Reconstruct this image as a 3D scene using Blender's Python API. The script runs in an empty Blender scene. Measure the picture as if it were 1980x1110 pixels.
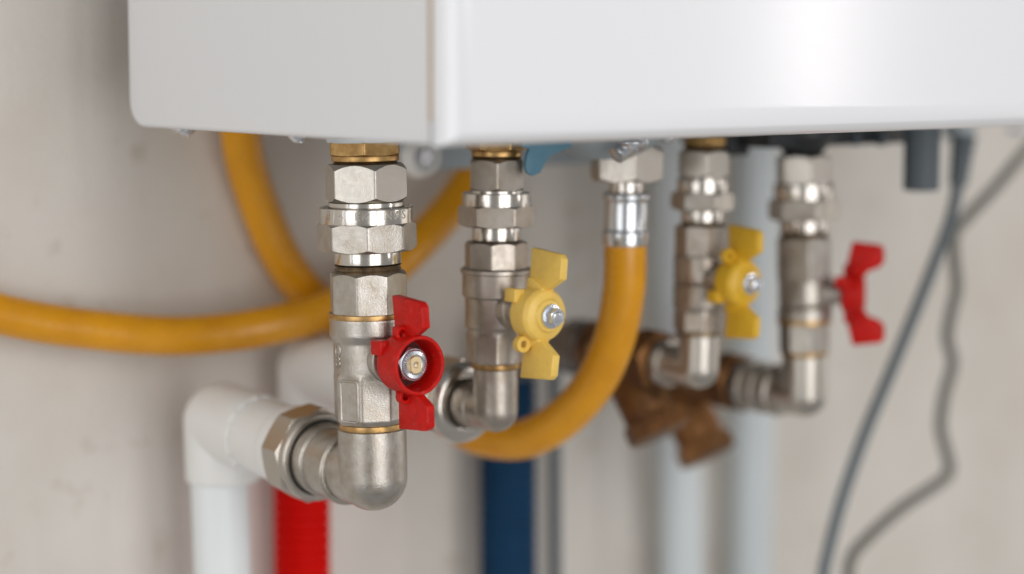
import bpy, bmesh, math, random
from mathutils import Vector, Matrix
random.seed(4)
S = 0.001                      # everything below is written in millimetres
C = bpy.context.scene.collection
scn = bpy.context.scene
rad = math.radians

# ------------------------------------------------------------------ camera
FPX, CX, CY, HOR = 4100.0, 990.0, 555.0, 90.0     # focal length, centre and horizon measured in photo pixels
PITCH = math.atan((CY - HOR) / FPX)
YAW = math.atan2(0.61, 0.7926)                     # the wall is seen at an angle
Fh = Vector((math.sin(YAW), math.cos(YAW), 0)); Rt = Vector((math.cos(YAW), -math.sin(YAW), 0))
Fw = Fh * math.cos(PITCH) + Vector((0, 0, -math.sin(PITCH)))
Upv = Fh * math.sin(PITCH) + Vector((0, 0, math.cos(PITCH)))
cam = bpy.data.cameras.new('camera'); co = bpy.data.objects.new('camera', cam); C.objects.link(co)
co.rotation_euler = (math.pi/2 - PITCH, 0, -YAW)
cam.lens = FPX / 1980 * 36; cam.sensor_width = 36; cam.clip_start = 0.02; cam.clip_end = 50
cam.dof.use_dof = True; cam.dof.focus_distance = 0.885; cam.dof.aperture_fstop = cam.lens / 28.0
scn.camera = co

# ------------------------------------------------------------------ world and lamps
w = bpy.data.worlds.new('World'); scn.world = w; w.use_nodes = True
bg = w.node_tree.nodes['Background']; bg.inputs[0].default_value = (1.0, 0.985, 0.96, 1); bg.inputs[1].default_value = 0.33
scn.view_settings.view_transform = 'Standard'; scn.view_settings.look = 'None'
scn.view_settings.exposure = 0; scn.view_settings.gamma = 1

def lamp(name, ang, dist, z, wd, ht, power, col, target=(0, 950, -90)):
    """a window, ang degrees to the right of the photographer's back as seen from the valves"""
    X = dist * math.sin(rad(ang)); Y = 900 - dist * math.cos(rad(ang))
    L = bpy.data.lights.new(name, 'AREA'); L.shape = 'RECTANGLE'; L.size = wd * S; L.size_y = ht * S
    L.energy = power; L.color = col
    o = bpy.data.objects.new(name, L); C.objects.link(o)
    p = Rt * X + Fh * Y + Vector((0, 0, z)); t = Rt * target[0] + Fh * target[1] + Vector((0, 0, target[2]))
    o.location = p * S
    o.rotation_euler = (t - p).to_track_quat('-Z', 'Y').to_euler()
    return o
for a_, wd_, pw_ in ((-66, 1050, 16), (-36, 1100, 20)):          # tall window on the left, split in two to streak the metal
    lamp('window_left', a_, 2500, 480, wd_, 2500, pw_ * 0.92, (0.985, 0.99, 1.0), (0, 950, 480))
for a_, wd_, pw_ in ((18, 560, 14), (37, 800, 19)):            # the one behind the photographer, its split likewise added for streaks
    lamp('window_front', a_, 2500, 250, wd_, 2400, pw_ * 1.06, (1.0, 0.985, 0.975), (0, 950, 250))
lamp('window_right', 112, 2500, 300, 1100, 2300, 8, (1.0, 0.95, 0.90), (0, 950, 300))
lamp('window_side', 82.1, 2500, 490, 110, 1380, 5.2, (1.0, 0.95, 0.94), (124, 881, 520))

# ------------------------------------------------------------------ materials
def mat(name, col, metal=0.0, rough=0.5, bump=0.0, bscale=1500, var=0.0, vscale=60, var_col=None, rvar=0.0,
        coat=0.0, detail=3.0, spec=0.5, sss=0.0, stretch=None, scuff=None):
    m = bpy.data.materials.new(name); m.use_nodes = True
    nt = m.node_tree; N = nt.nodes; Lk = nt.links; b = N['Principled BSDF']
    b.inputs['Base Color'].default_value = (*col, 1); b.inputs['Metallic'].default_value = metal
    b.inputs['Roughness'].default_value = rough; b.inputs['Coat Weight'].default_value = coat
    b.inputs['Coat Roughness'].default_value = 0.08
    b.inputs['Specular IOR Level'].default_value = spec
    if sss:
        b.inputs['Subsurface Weight'].default_value = sss; b.inputs['Subsurface Radius'].default_value = (0.003, 0.002, 0.001)
    tc = N.new('ShaderNodeTexCoord'); vec = tc.outputs['Object']
    if stretch:
        mp = N.new('ShaderNodeMapping'); mp.inputs['Scale'].default_value = stretch; Lk.new(vec, mp.inputs['Vector']); vec = mp.outputs['Vector']
    if var > 0:
        n = N.new('ShaderNodeTexNoise'); n.inputs['Scale'].default_value = vscale; n.inputs['Detail'].default_value = 5; n.inputs['Roughness'].default_value = 0.6
        Lk.new(vec, n.inputs['Vector'])
        r = N.new('ShaderNodeMapRange'); r.inputs[1].default_value = 0.38; r.inputs[2].default_value = 0.72; r.inputs[3].default_value = 0; r.inputs[4].default_value = var
        Lk.new(n.outputs['Fac'], r.inputs[0])
        mx = N.new('ShaderNodeMix'); mx.data_type = 'RGBA'
        mx.inputs[6].default_value = (*col, 1); mx.inputs[7].default_value = (*(var_col or [c * 0.6 for c in col]), 1)
        Lk.new(r.outputs[0], mx.inputs[0]); Lk.new(mx.outputs[2], b.inputs['Base Color'])
    if scuff:                                               # sparse pale rubs and dust on handled plastic
        n4 = N.new('ShaderNodeTexNoise'); n4.inputs['Scale'].default_value = 330; n4.inputs['Detail'].default_value = 8; n4.inputs['Roughness'].default_value = 0.75
        Lk.new(vec, n4.inputs['Vector'])
        r4 = N.new('ShaderNodeMapRange'); r4.inputs[1].default_value = 0.57; r4.inputs[2].default_value = 0.72; r4.inputs[4].default_value = scuff[1]
        Lk.new(n4.outputs['Fac'], r4.inputs[0])
        m4 = N.new('ShaderNodeMix'); m4.data_type = 'RGBA'; m4.inputs[7].default_value = (*scuff[0], 1)
        src = b.inputs['Base Color'].links[0].from_socket
        Lk.new(src, m4.inputs[6]); Lk.new(r4.outputs[0], m4.inputs[0]); Lk.new(m4.outputs[2], b.inputs['Base Color'])
    if rvar > 0:
        n2 = N.new('ShaderNodeTexNoise'); n2.inputs['Scale'].default_value = vscale * 3; n2.inputs['Detail'].default_value = 4
        Lk.new(vec, n2.inputs['Vector'])
        r2 = N.new('ShaderNodeMapRange'); r2.inputs[1].default_value = 0.3; r2.inputs[2].default_value = 0.7
        r2.inputs[3].default_value = max(0.02, rough - rvar); r2.inputs[4].default_value = rough + rvar
        Lk.new(n2.outputs['Fac'], r2.inputs[0]); Lk.new(r2.outputs[0], b.inputs['Roughness'])
    if bump > 0:
        n3 = N.new('ShaderNodeTexNoise'); n3.inputs['Scale'].default_value = bscale; n3.inputs['Detail'].default_value = detail
        Lk.new(vec, n3.inputs['Vector'])
        bp = N.new('ShaderNodeBump'); bp.inputs['Strength'].default_value = 1.0; bp.inputs['Distance'].default_value = bump * S
        Lk.new(n3.outputs['Fac'], bp.inputs['Height']); Lk.new(bp.outputs[0], b.inputs['Normal'])
    return m
NI = (0.50, 0.472, 0.432)
M = dict(
    cast=mat('cast_nickel', NI, 1, 0.36, 0.11, 1700, 0.7, 150, (0.34, 0.285, 0.22), 0.06),
    satin=mat('satin_nickel', (0.50, 0.472, 0.43), 1, 0.33, 0.07, 2000, 0.35, 160, (0.5, 0.43, 0.34), 0.05),
    turned=mat('turned_nickel', (0.62, 0.59, 0.55), 1, 0.18, 0.012, 500, 0.35, 150, (0.52, 0.45, 0.36), 0.04, stretch=(0.15, 0.15, 6)),
    mid=mat('dull_nickel', (0.45, 0.41, 0.365), 1, 0.40, 0.07, 1600, 0.6, 120, (0.30, 0.235, 0.17), 0.07),
    old=mat('old_nickel', (0.50, 0.43, 0.36), 1, 0.33, 0.05, 1500, 0.6, 110, (0.30, 0.22, 0.15), 0.07),
    ferr=mat('steel_ferrule', (0.62, 0.64, 0.66), 1, 0.2, 0.01, 1500),
    brass=mat('aged_brass', (0.47, 0.30, 0.12), 1, 0.38, 0.04, 1600, 0.85, 220, (0.24, 0.13, 0.05), 0.08),
    bright_brass=mat('bright_brass', (0.58, 0.37, 0.155), 1, 0.36, 0.03, 1500, 0.8, 250, (0.30, 0.165, 0.055)),
    pale_brass=mat('pale_brass', (0.95, 0.76, 0.46), 1, 0.45, 0.01, 1500),
    yellow_deep=mat('deep_yellow_plastic', (0.72, 0.43, 0.025), 0, 0.42, 0.045, 1300, 0.4, 230, (0.55, 0.31, 0.02), 0.06, sss=0.05),
    thread=mat('dark_thread', (0.34, 0.255, 0.165), 0.85, 0.40, 0.03, 1500, 0.8, 300, (0.05, 0.035, 0.02)),
    zinc=mat('zinc_plate', (0.72, 0.75, 0.80), 1, 0.24, 0.01, 1500),
    red=mat('red_plastic', (0.56, 0.006, 0.003), 0, 0.42, 0.05, 1300, 0.55, 260, (0.30, 0.006, 0.004), 0.08, spec=0.22, scuff=((0.55, 0.16, 0.13), 0.45)),
    yellow=mat('yellow_plastic', (0.83, 0.56, 0.12), 0, 0.40, 0.045, 1300, 0.4, 230, (0.66, 0.41, 0.07), 0.06, sss=0.05, scuff=((0.45, 0.32, 0.14), 0.4)),
    hose=mat('yellow_hose', (0.71, 0.315, 0.008), 0, 0.25, 0.12, 160, 0.6, 40, (0.54, 0.215, 0.006), 0.08, sss=0.03, scuff=((0.62, 0.40, 0.13), 0.35)),
    ppr=mat('white_pipe_plastic', (0.78, 0.775, 0.755), 0, 0.36, 0.03, 400, 0.3, 60, (0.70, 0.68, 0.64), sss=0.06),
    ppr2=mat('pale_pipe_plastic', (0.62, 0.665, 0.68), 0, 0.42, 0.02, 400),
    pprb=mat('bluish_white_plastic', (0.76, 0.79, 0.80), 0, 0.42, 0.02, 400),
    grime_shade=mat('grimy_shaded_red_plastic', (0.10, 0.008, 0.006), 0, 0.5, 0.08, 900, 0.8, 300, (0.025, 0.006, 0.005)),  # grime and the shade inside the cup, both painted as dark red
    redsl=mat('red_sleeve', (0.66, 0.004, 0.002), 0, 0.6, 0.02, 500, 0.4, 90, (0.46, 0.003, 0.002), spec=0.08),
    bluesl=mat('blue_sleeve', (0.009, 0.046, 0.105), 0, 0.6, 0.02, 500, 0.4, 90, (0.005, 0.022, 0.05), spec=0.1),
    white=mat('white_enamel', (0.82, 0.83, 0.86), 0, 0.17, 0.012, 35, 0.15, 14, (0.80, 0.80, 0.825), coat=0.12),
    white_shaded=mat('white_enamel_shaded', (0.735, 0.74, 0.75), 0, 0.30, 0.02, 900),  # same enamel as the front, with the side's shade painted in as a darker tone
    seam=mat('seam_sealant', (0.50, 0.36, 0.235), 0, 0.7, 0.05, 900, 0.5, 40, (0.42, 0.28, 0.17)),
    chassis=mat('chassis_steel', (0.55, 0.58, 0.60), 0.2, 0.45),
    rail=mat('blue_grey_rail', (0.33, 0.38, 0.41), 0.1, 0.5, 0.02, 500),
    blue=mat('blue_rubber', (0.10, 0.235, 0.32), 0, 0.5, 0.03, 900, 0.4, 150, (0.07, 0.17, 0.25)),
    black=mat('black_plastic', (0.018, 0.021, 0.024), 0, 0.4),
    dgrey=mat('dark_grey_plastic', (0.085, 0.105, 0.12), 0, 0.5, 0.02, 600),
    cable=mat('blue_grey_cable', (0.125, 0.15, 0.165), 0, 0.5, 0.02, 800),
    cable2=mat('olive_grey_cable', (0.165, 0.16, 0.135), 0, 0.55, 0.02, 800),
    tail=mat('dark_grey_metal', (0.30, 0.29, 0.28), 1, 0.4, 0.04, 1500, 0.5, 90, (0.16, 0.13, 0.11)),
    bronze=mat('brown_bronze', (0.24, 0.108, 0.033), 0.7, 0.45, 0.3, 260, 0.9, 60, (0.05, 0.022, 0.010), 0.06),
    oring=mat('rubber_ring', (0.02, 0.02, 0.02), 0, 0.6),
)

def wall_material():
    m = bpy.data.materials.new('plaster'); m.use_nodes = True
    nt = m.node_tree; N = nt.nodes; Lk = nt.links; b = N['Principled BSDF']; b.inputs['Roughness'].default_value = 0.85
    tc = N.new('ShaderNodeTexCoord')
    def noise(sc, det):
        n = N.new('ShaderNodeTexNoise'); n.inputs['Scale'].default_value = sc; n.inputs['Detail'].default_value = det
        Lk.new(tc.outputs['Object'], n.inputs['Vector']); return n
    n1 = noise(11, 5); n2 = noise(55, 4); n3 = noise(500, 3)
    cr = N.new('ShaderNodeValToRGB'); cr.color_ramp.elements[0].position = 0.32; cr.color_ramp.elements[0].color = (0.61, 0.565, 0.51, 1)
    cr.color_ramp.elements[1].position = 0.68; cr.color_ramp.elements[1].color = (0.685, 0.655, 0.61, 1)
    Lk.new(n1.outputs['Fac'], cr.inputs[0])
    r = N.new('ShaderNodeMapRange'); r.inputs[1].default_value = 0.62; r.inputs[2].default_value = 0.78; r.inputs[4].default_value = 0.55
    Lk.new(n2.outputs['Fac'], r.inputs[0])
    mx = N.new('ShaderNodeMix'); mx.data_type = 'RGBA'; mx.inputs[7].default_value = (0.46, 0.385, 0.30, 1)
    Lk.new(cr.outputs[0], mx.inputs[6]); Lk.new(r.outputs[0], mx.inputs[0]); Lk.new(mx.outputs[2], b.inputs['Base Color'])
    bp = N.new('ShaderNodeBump'); bp.inputs['Distance'].default_value = 0.0006; bp.inputs['Strength'].default_value = 0.6
    Lk.new(n3.outputs['Fac'], bp.inputs['Height']); Lk.new(bp.outputs[0], b.inputs['Normal'])
    return m
M['wall'] = wall_material()

# ------------------------------------------------------------------ mesh helpers
def fillet(pts, r, n=3):
    out = [pts[0]]
    for i in range(1, len(pts) - 1):
        p = Vector(pts[i]); a = Vector(pts[i-1]) - p; b = Vector(pts[i+1]) - p
        if a.length < 1e-6 or b.length < 1e-6: continue
        d = min(r, a.length * 0.45, b.length * 0.45)
        A = p + a.normalized() * d; B = p + b.normalized() * d
        for k in range(n + 1):
            t = k / n; out.append(tuple(A * (1-t)**2 + p * 2*t*(1-t) + B * t*t))
    out.append(pts[-1]); return out

def poly_r(th, R, n, p=70):
    """radius of a rounded n-gon with circumradius R and a vertex at th = 0"""
    ap = R * math.cos(math.pi / n)
    s = 0
    for k in range(n):
        c = math.cos(th - (k + 0.5) * 2 * math.pi / n)
        if c > 0: s += c ** p
    return ap / s ** (1.0 / p)

def poly_thetas(n, rot):
    st = 2 * math.pi / n; out = []
    for k in range(n):
        for d in (-0.10, -0.06, -0.035, -0.017, 0, 0.017, 0.035, 0.06, 0.10, 0.16, 0.28, 0.38, 0.5, 0.62, 0.72, 0.84):
            dd = d if n <= 6 else d
            out.append(rot + (k + dd) * st)
    return sorted(out)

CAMDIR = math.atan2(-Fh.y, -Fh.x)           # from an object towards the photographer; + turns towards picture right

class MB:
    def __init__(s, X=None): s.v = []; s.f = []; s.X = X or Matrix.Identity(4)
    def add(s, vs, fs, X=None):
        o = len(s.v); T = s.X @ X if X is not None else s.X
        s.v += [T @ Vector(v) for v in vs]; s.f += [[i + o for i in f] for f in fs]; return s
    def lathe(s, prof, X=None, seg=56):
        vs = []; fs = []; rings = []
        for r, z in prof:
            if r < 1e-6: rings.append([len(vs)]); vs.append((0, 0, z))
            else:
                rings.append(list(range(len(vs), len(vs) + seg)))
                vs += [(r*math.cos(2*math.pi*k/seg), r*math.sin(2*math.pi*k/seg), z) for k in range(seg)]
        for a, b in zip(rings, rings[1:]):
            for k in range(seg):
                k2 = (k + 1) % seg
                if len(a) == 1 and len(b) == 1: continue
                if len(a) == 1: fs.append([a[0], b[k], b[k2]])
                elif len(b) == 1: fs.append([a[k], a[k2], b[0]])
                else: fs.append([a[k], a[k2], b[k2], b[k]])
        return s.add(vs, fs, X)
    def cyl(s, r, z0, z1, X=None, bev=0.3, seg=56):
        lo, hi = min(z0, z1), max(z0, z1)
        return s.lathe(fillet([(0, lo), (r, lo), (r, hi), (0, hi)], bev), X, seg)
    def nut(s, R, n, a, z0, z1, ct=0.7, cb=0.7, X=None, p=70, base=CAMDIR):
        lo, hi = min(z0, z1), max(z0, z1); ap = R * math.cos(math.pi/n)
        rc = ap * 0.985
        th = poly_thetas(n, base + rad(a)); m = len(th); vs = []; fs = []
        rows = []
        rr = [poly_r(t - base - rad(a), R, n, p) for t in th]
        def row(rs, zs):
            rows.append(list(range(len(vs), len(vs) + m)))
            for t, r, z in zip(th, rs, zs): vs.append((r*math.cos(t), r*math.sin(t), z))
        e = 0.25
        if cb > 0: row([rc]*m, [lo]*m)
        else: row([r - e for r in rr], [lo]*m)
        row(rr, [lo + (max(0, r - rc) * cb if cb > 0 else e) for r in rr])
        row(rr, [hi - (max(0, r - rc) * ct if ct > 0 else e) for r in rr])
        if ct > 0: row([rc]*m, [hi]*m)
        else: row([r - e for r in rr], [hi]*m)
        for A, B in zip(rows, rows[1:]):
            for k in range(m): fs.append([A[k], A[(k+1) % m], B[(k+1) % m], B[k]])
        fs.append(rows[0][::-1]); fs.append(rows[-1])
        return s.add(vs, fs, X)
    def loft(s, rows, rfun, seg=112, X=None):
        """rows: z values; rfun(theta, z) -> radius"""
        vs = []; fs = []
        for z in rows:
            for k in range(seg):
                t = 2*math.pi*k/seg; r = rfun(t, z); vs.append((r*math.cos(t), r*math.sin(t), z))
        for i in range(len(rows) - 1):
            for k in range(seg):
                k2 = (k+1) % seg; fs.append([i*seg+k, i*seg+k2, (i+1)*seg+k2, (i+1)*seg+k])
        fs.append(list(range(seg))[::-1]); fs.append([(len(rows)-1)*seg + k for k in range(seg)])
        return s.add(vs, fs, X)
    def tube(s, pts, r, seg=24, closed=False, X=None):
        pts = [Vector(p) for p in pts]; n = len(pts); vs = []; fs = []
        up = None
        for i, p in enumerate(pts):
            if closed: t = pts[(i+1) % n] - pts[i-1]
            else: t = pts[min(i+1, n-1)] - pts[max(i-1, 0)]
            t.normalize()
            if up is None: up = t.orthogonal().normalized()
            up = (up - t * up.dot(t)).normalized(); bn = t.cross(up)
            rr = r(i / max(1, n-1)) if callable(r) else r
            for k in range(seg):
                a = 2*math.pi*k/seg; vs.append(p + up * (rr*math.cos(a)) + bn * (rr*math.sin(a)))
        for i in range(n if closed else n-1):
            j = (i+1) % n
            for k in range(seg):
                k2 = (k+1) % seg; fs.append([i*seg+k, i*seg+k2, j*seg+k2, j*seg+k])
        if not closed: fs.append(list(range(seg))[::-1]); fs.append([(n-1)*seg+k for k in range(seg)])
        return s.add(vs, fs, X)
    def bm_part(s, bm, X=None):
        bm.verts.ensure_lookup_table(); bm.verts.index_update()
        vs = [v.co.copy() for v in bm.verts]; fs = [[v.index for v in f.verts] for f in bm.faces]; bm.free()
        return s.add(vs, fs, X)
    def box(s, x0, x1, y0, y1, z0, z1, bev=0.5, X=None, segs=2):
        bm = bmesh.new(); bmesh.ops.create_cube(bm, size=1)
        for v in bm.verts: v.co = Vector(((x0+x1)/2 + v.co.x*(x1-x0), (y0+y1)/2 + v.co.y*(y1-y0), (z0+z1)/2 + v.co.z*(z1-z0)))
        if bev > 0: bmesh.ops.bevel(bm, geom=bm.edges[:], offset=bev, segments=segs, affect='EDGES', profile=0.5)
        return s.bm_part(bm, X)
    def slab(s, poly, t0, t1, bev=0.5, X=None, segs=2):
        """polygon (a, b) extruded from t0 to t1; result coordinates (a, t, b)"""
        bm = bmesh.new()
        f = bm.faces.new([bm.verts.new((a, t0, b)) for a, b in poly])
        g = bmesh.ops.extrude_face_region(bm, geom=[f])
        for v in [e for e in g['geom'] if isinstance(e, bmesh.types.BMVert)]: v.co.y = t1
        bmesh.ops.recalc_face_normals(bm, faces=bm.faces[:])
        if bev > 0: bmesh.ops.bevel(bm, geom=bm.edges[:], offset=bev, segments=segs, affect='EDGES', profile=0.5)
        return s.bm_part(bm, X)

def finish(name, mb, m, sharp=30, inv=None):
    me = bpy.data.meshes.new(name)
    T = Matrix.Scale(S, 4) @ inv if inv is not None else Matrix.Scale(S, 4)
    me.from_pydata([T @ v for v in mb.v], [], mb.f)
    bm = bmesh.new(); bm.from_mesh(me)
    bmesh.ops.recalc_face_normals(bm, faces=bm.faces[:])
    for f in bm.faces: f.smooth = True
    lim = rad(sharp)
    for e in bm.edges:
        e.smooth = not (len(e.link_faces) == 2 and e.calc_face_angle(0) > lim)
    bm.to_mesh(me); bm.free()
    me.materials.append(M[m] if isinstance(m, str) else m)
    return me

class Thing:
    """an Empty that parents its parts; part vertices are given in world millimetres"""
    def __init__(s, name, label, cat, loc, group=None):
        o = bpy.data.objects.new(name, None); o.empty_display_size = 0.01; C.objects.link(o)
        s.loc = Vector(loc); o.location = s.loc * S
        o['label'] = label; o['category'] = cat
        if group: o['group'] = group
        s.o = o
    def part(s, name, mb, m, parent=None, sharp=30, label=None):
        me = finish(name, mb, m, sharp, Matrix.Translation(-s.loc))
        c = bpy.data.objects.new(name, me); C.objects.link(c); c.parent = parent or s.o
        if label: c['label'] = label
        return c

def single(name, mb, m, label, cat, loc, group=None, sharp=30):
    me = finish(name, mb, m, sharp, Matrix.Translation(-Vector(loc)))
    c = bpy.data.objects.new(name, me); C.objects.link(c); c.location = Vector(loc) * S
    c['label'] = label; c['category'] = cat
    if group: c['group'] = group
    return c

# ------------------------------------------------------------------ reading positions out of the photograph
def ray(px, py): return Fw + Rt * ((px - CX) / FPX) + Upv * ((CY - py) / FPX)
def at_depth(px, py, Y): d = ray(px, py); return d * (Y / d.dot(Fh))
def at_y(px, py, y): d = ray(px, py); return d * (y / d.y)
def at_x(px, py, x): d = ray(px, py); return d * (x / d.x)
def zof(py, Y): return at_depth(CX, py, Y).z

def spline(pts, n=14):
    pts = [Vector(p) for p in pts]; out = []
    P = [pts[0]*2 - pts[1]] + pts + [pts[-1]*2 - pts[-2]]
    for i in range(1, len(P) - 2):
        for k in range(n):
            t = k / n; a, b, c, d = P[i-1], P[i], P[i+1], P[i+2]
            out.append(0.5 * (b*2 + (c-a)*t + (a*2 - b*5 + c*4 - d)*t*t + (b*3 - a - c*3 + d)*t**3))
    out.append(pts[-1]); return out

WALL = 923.0

class Column:
    """a vertical run of fittings: photo rows and half widths turn into heights and radii about one leaning axis"""
    def __init__(s, top, bot, Y):
        s.Y = Y; s.k = Y / FPX
        A = at_depth(top[0], top[1], Y); B = at_depth(bot[0], bot[1], Y)
        s.A = A; z = (A - B).normalized()
        x = Vector((1, 0, 0)); x = (x - z * x.dot(z)).normalized(); y = z.cross(x)
        s.X = Matrix(((x.x, y.x, z.x, A.x), (x.y, y.y, z.y, A.y), (x.z, y.z, z.z, A.z), (0, 0, 0, 1)))
    def z(s, py, hw=0): return zof(py, s.Y - hw * s.k * 0.9) - s.A.z
    def w(s, z): return s.X @ Vector((0, 0, z))
    def ring(s, y0, y1, hw, bev=0.35):
        r = hw * s.k; a, b = s.z(y0, hw), s.z(y1, hw)
        return MB(s.X).lathe(fillet([(0, b), (r, b), (r, a), (0, a)], bev), seg=72)
    def nut(s, y0, y1, hw, n, a, ct=0.7, cb=0.7, p=70):
        return MB(s.X).nut(hw * s.k, n, a, s.z(y0, hw), s.z(y1, hw), ct, cb, p=p)
    def thread(s, y0, y1, hw, pitch=1.3):
        r = hw * s.k; a, b = s.z(y0, hw), s.z(y1, hw); pr = [(0, b)]; z = b; up = True
        while z < a: pr.append((r if up else r - 0.7, z)); z += pitch / 2; up = not up
        pr.append((0, a)); return MB(s.X).lathe(pr, seg=72)

# ------------------------------------------------------------------ the setting
mb = MB(); mb.box(-1500, 2600, WALL, WALL + 120, -1400, 1300, 0)
wall = bpy.data.objects.new('wall', finish('wall', mb, 'wall')); C.objects.link(wall); wall['kind'] = 'structure'

# ------------------------------------------------------------------ boiler
BX0, BX1, BYF, BYB, BZ, BT = 444.0, 930.0, 609.0, 858.0, -35.8, 420.0
boiler = Thing('wall_boiler', 'large white enamelled wall boiler with all the pipe fittings under its bottom edge', 'boiler', (660, 740, BZ))
mb = MB(); bm = bmesh.new(); bmesh.ops.create_cube(bm, size=1)
x0, x1, y0, y1 = BX0 - 0.8, BX1, BYF, BYF + 13.4
for v in bm.verts: v.co = Vector(((x0+x1)/2 + v.co.x*(x1-x0), (y0+y1)/2 + v.co.y*(y1-y0), (BZ+BT)/2 + v.co.z*(BT-BZ)))
fe = [e for e in bm.edges if all(abs(v.co.y - y0) < 0.01 for v in e.verts)]
bmesh.ops.bevel(bm, geom=fe, offset=12.0, segments=14, affect='EDGES', profile=0.5)
mb.bm_part(bm); front = boiler.part('front_panel', mb, 'white', sharp=50)
# shallow pressed line beside the corner of the front panel
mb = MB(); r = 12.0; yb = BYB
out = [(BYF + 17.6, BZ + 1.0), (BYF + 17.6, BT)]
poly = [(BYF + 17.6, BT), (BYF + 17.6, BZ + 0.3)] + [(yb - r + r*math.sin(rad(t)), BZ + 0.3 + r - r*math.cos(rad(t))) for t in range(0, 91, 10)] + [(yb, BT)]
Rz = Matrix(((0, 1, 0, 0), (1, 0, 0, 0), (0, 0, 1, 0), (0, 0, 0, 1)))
mb.slab(poly, BX0, BX0 + 7, 2.2, Rz, 4); boiler.part('side_panel', mb, 'white_shaded', sharp=50)
mb = MB(); mb.box(BX0 + 0.7, BX0 + 9, BYF + 12.0, BYF + 19.6, BZ + 9.0, BT - 4, 0.3); boiler.part('panel_seam', mb, 'seam')
mb = MB(); mb.box(BX0 + 7.5, BX1 - 3, BYF + 14, BYB - 1, BZ + 2.0, BT - 3, 1.0); boiler.part('chassis', mb, 'chassis')
mb = MB(); mb.box(BX0 + 20, BX1, BYB - 0.5, WALL - 0.5, 40, BT - 20, 2.0); boiler.part('back_frame', mb, 'chassis')
# rail across the back of the underside, with a bolt facing the room
a = at_y(775, 332, 838); b = at_y(1185, 322, 838)
mb = MB(); mb.box(a.x, b.x, 838, 842, a.z, BZ + 4, 1.0); rail = boiler.part('back_rail', mb, 'rail')
p = at_y(817, 303, 834); FX = Matrix.Translation(p) @ Matrix.Rotation(rad(90), 4, 'X')
mb = MB(); mb.lathe(fillet([(0, -4), (10.6, -4), (10.6, -1.5), (8.6, 3.2), (6.6, 3.2), (6.0, 0.2), (0, 0.2)], 0.8), FX); bolt = boiler.part('rail_bolt', mb, 'ppr')
mb = MB(); mb.nut(4.4, 6, 20, 0.1, 4.0, X=FX, base=0); boiler.part('bolt_head', mb, 'zinc', rail)
def dome(px, py, plane, r=3.6, up=0.2, m='zinc'):
    q = plane(px, py); mb = MB(Matrix.Translation(q))
    mb.lathe(fillet([(0, -2.2), (r*0.55, -1.9), (r*0.95, -0.4), (r, 0.6), (r*1.25, 0.7), (r*1.25, 1.4), (0, 1.4)], 0.4), seg=32)
    mb.box(-0.5, 0.5, -r*0.8, r*0.8, -2.3, -1.6, 0.1)
    boiler.part('screw', mb, m)
dome(356, 253, lambda a, b: at_x(a, b, 456), 5.2)
dome(576, 265, lambda a, b: at_x(a, b, 456), 4.0)
dome(1222, 280, lambda a, b: at_y(a, b, 705), 5.0)
dome(1292, 268, lambda a, b: at_y(a, b, 720), 4.2)
dome(1965, 253, lambda a, b: at_y(a, b, 760), 5.5)
# bright hose clamp screw lying on its side above the gas nut
p = at_y(1215, 284, 712); mb = MB(Matrix.Translation(p) @ Matrix.Rotation(rad(62), 4, 'Y'))
mb.cyl(4.0, -8, 6, bev=0.8, seg=28); mb.cyl(5.2, 4, 8, bev=0.9, seg=28); boiler.part('clamp_screw', mb, 'ferr')
# grey moulding under the case that the gas nut screws into
q = at_y(1165, 268, 742); mb = MB(Matrix.Translation(Vector((q.x, 742, q.z))))
mb.lathe(fillet([(0, -9), (13, -9), (24, -3), (32, 5), (0, 5)], 1.5)); boiler.part('gas_socket', mb, 'rail')
# black tray and plugs at the right
a = at_y(1470, 262, 742); b = at_y(1795, 277, 742)
mb = MB(); mb.box(a.x, b.x, 735, 800, b.z + 1.0, BZ + 3, 1.5); tray = boiler.part('drip_tray', mb, 'black')
for px in (1655, 1705): 
    q = at_y(px, 274, 734); mb = MB(Matrix.Translation(q)); mb.box(-1.2, 1.2, -2.0, 3, -2.0, 5, 0.4); boiler.part('tray_clip', mb, 'dgrey', tray)
q = at_y(1552, 284, 743); mb = MB(Matrix.Translation(Vector((q.x, q.y, 0))))
zc0, zc1 = zof(262, 1030), zof(313, 1030)
mb.lathe(fillet([(0, zc1), (7, zc1), (10, zc1 + 4), (17, zc0 - 1), (17, zc0 + 4), (0, zc0 + 4)], 1.0)); boiler.part('plug', mb, 'black')
q = at_y(1425, 285, 760); mb = MB(Matrix.Translation(q)); mb.box(-9, 5, -4, 6, -4, 14, 1.2); boiler.part('cable_clip', mb, 'black')
a = at_y(1872, 266, 800); mb = MB(); mb.box(a.x, BX1, 796, 806, a.z, BZ + 3, 1.2); boiler.part('service_rail', mb, 'rail')
# drain stub
q = at_depth(1781, 368, 1060); mb = MB(Matrix.Translation(q))
mb.lathe(fillet([(0, 0), (9.0, 0), (9.0, 42), (0, 42)], 1.2)); mb.lathe([(7.0, -0.2), (7.0, 0.4), (0, 0.4)]); boiler.part('drain_stub', mb, 'dgrey')

tab = [at_y(1008, 284, 726), at_y(1022, 288, 726), at_y(1017, 300, 726), at_y(1014, 322, 726), at_y(1018, 335, 726), at_y(1029, 340, 726), at_y(1043, 334, 726),
       at_y(1051, 318, 726), at_y(1062, 301, 726), at_y(1085, 291, 726), at_y(1104, 284, 726), at_y(1104, 262, 726), at_y(1008, 262, 726)]
mb = MB(); mb.slab([(p.x, p.z) for p in tab], 725, 727.2, 0.5)
single('rubber_tab', mb, 'blue', 'blue rubber tab hanging from under the boiler beside the front yellow-handled valve', 'tab', (tab[0].x, 726, BZ))

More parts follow.
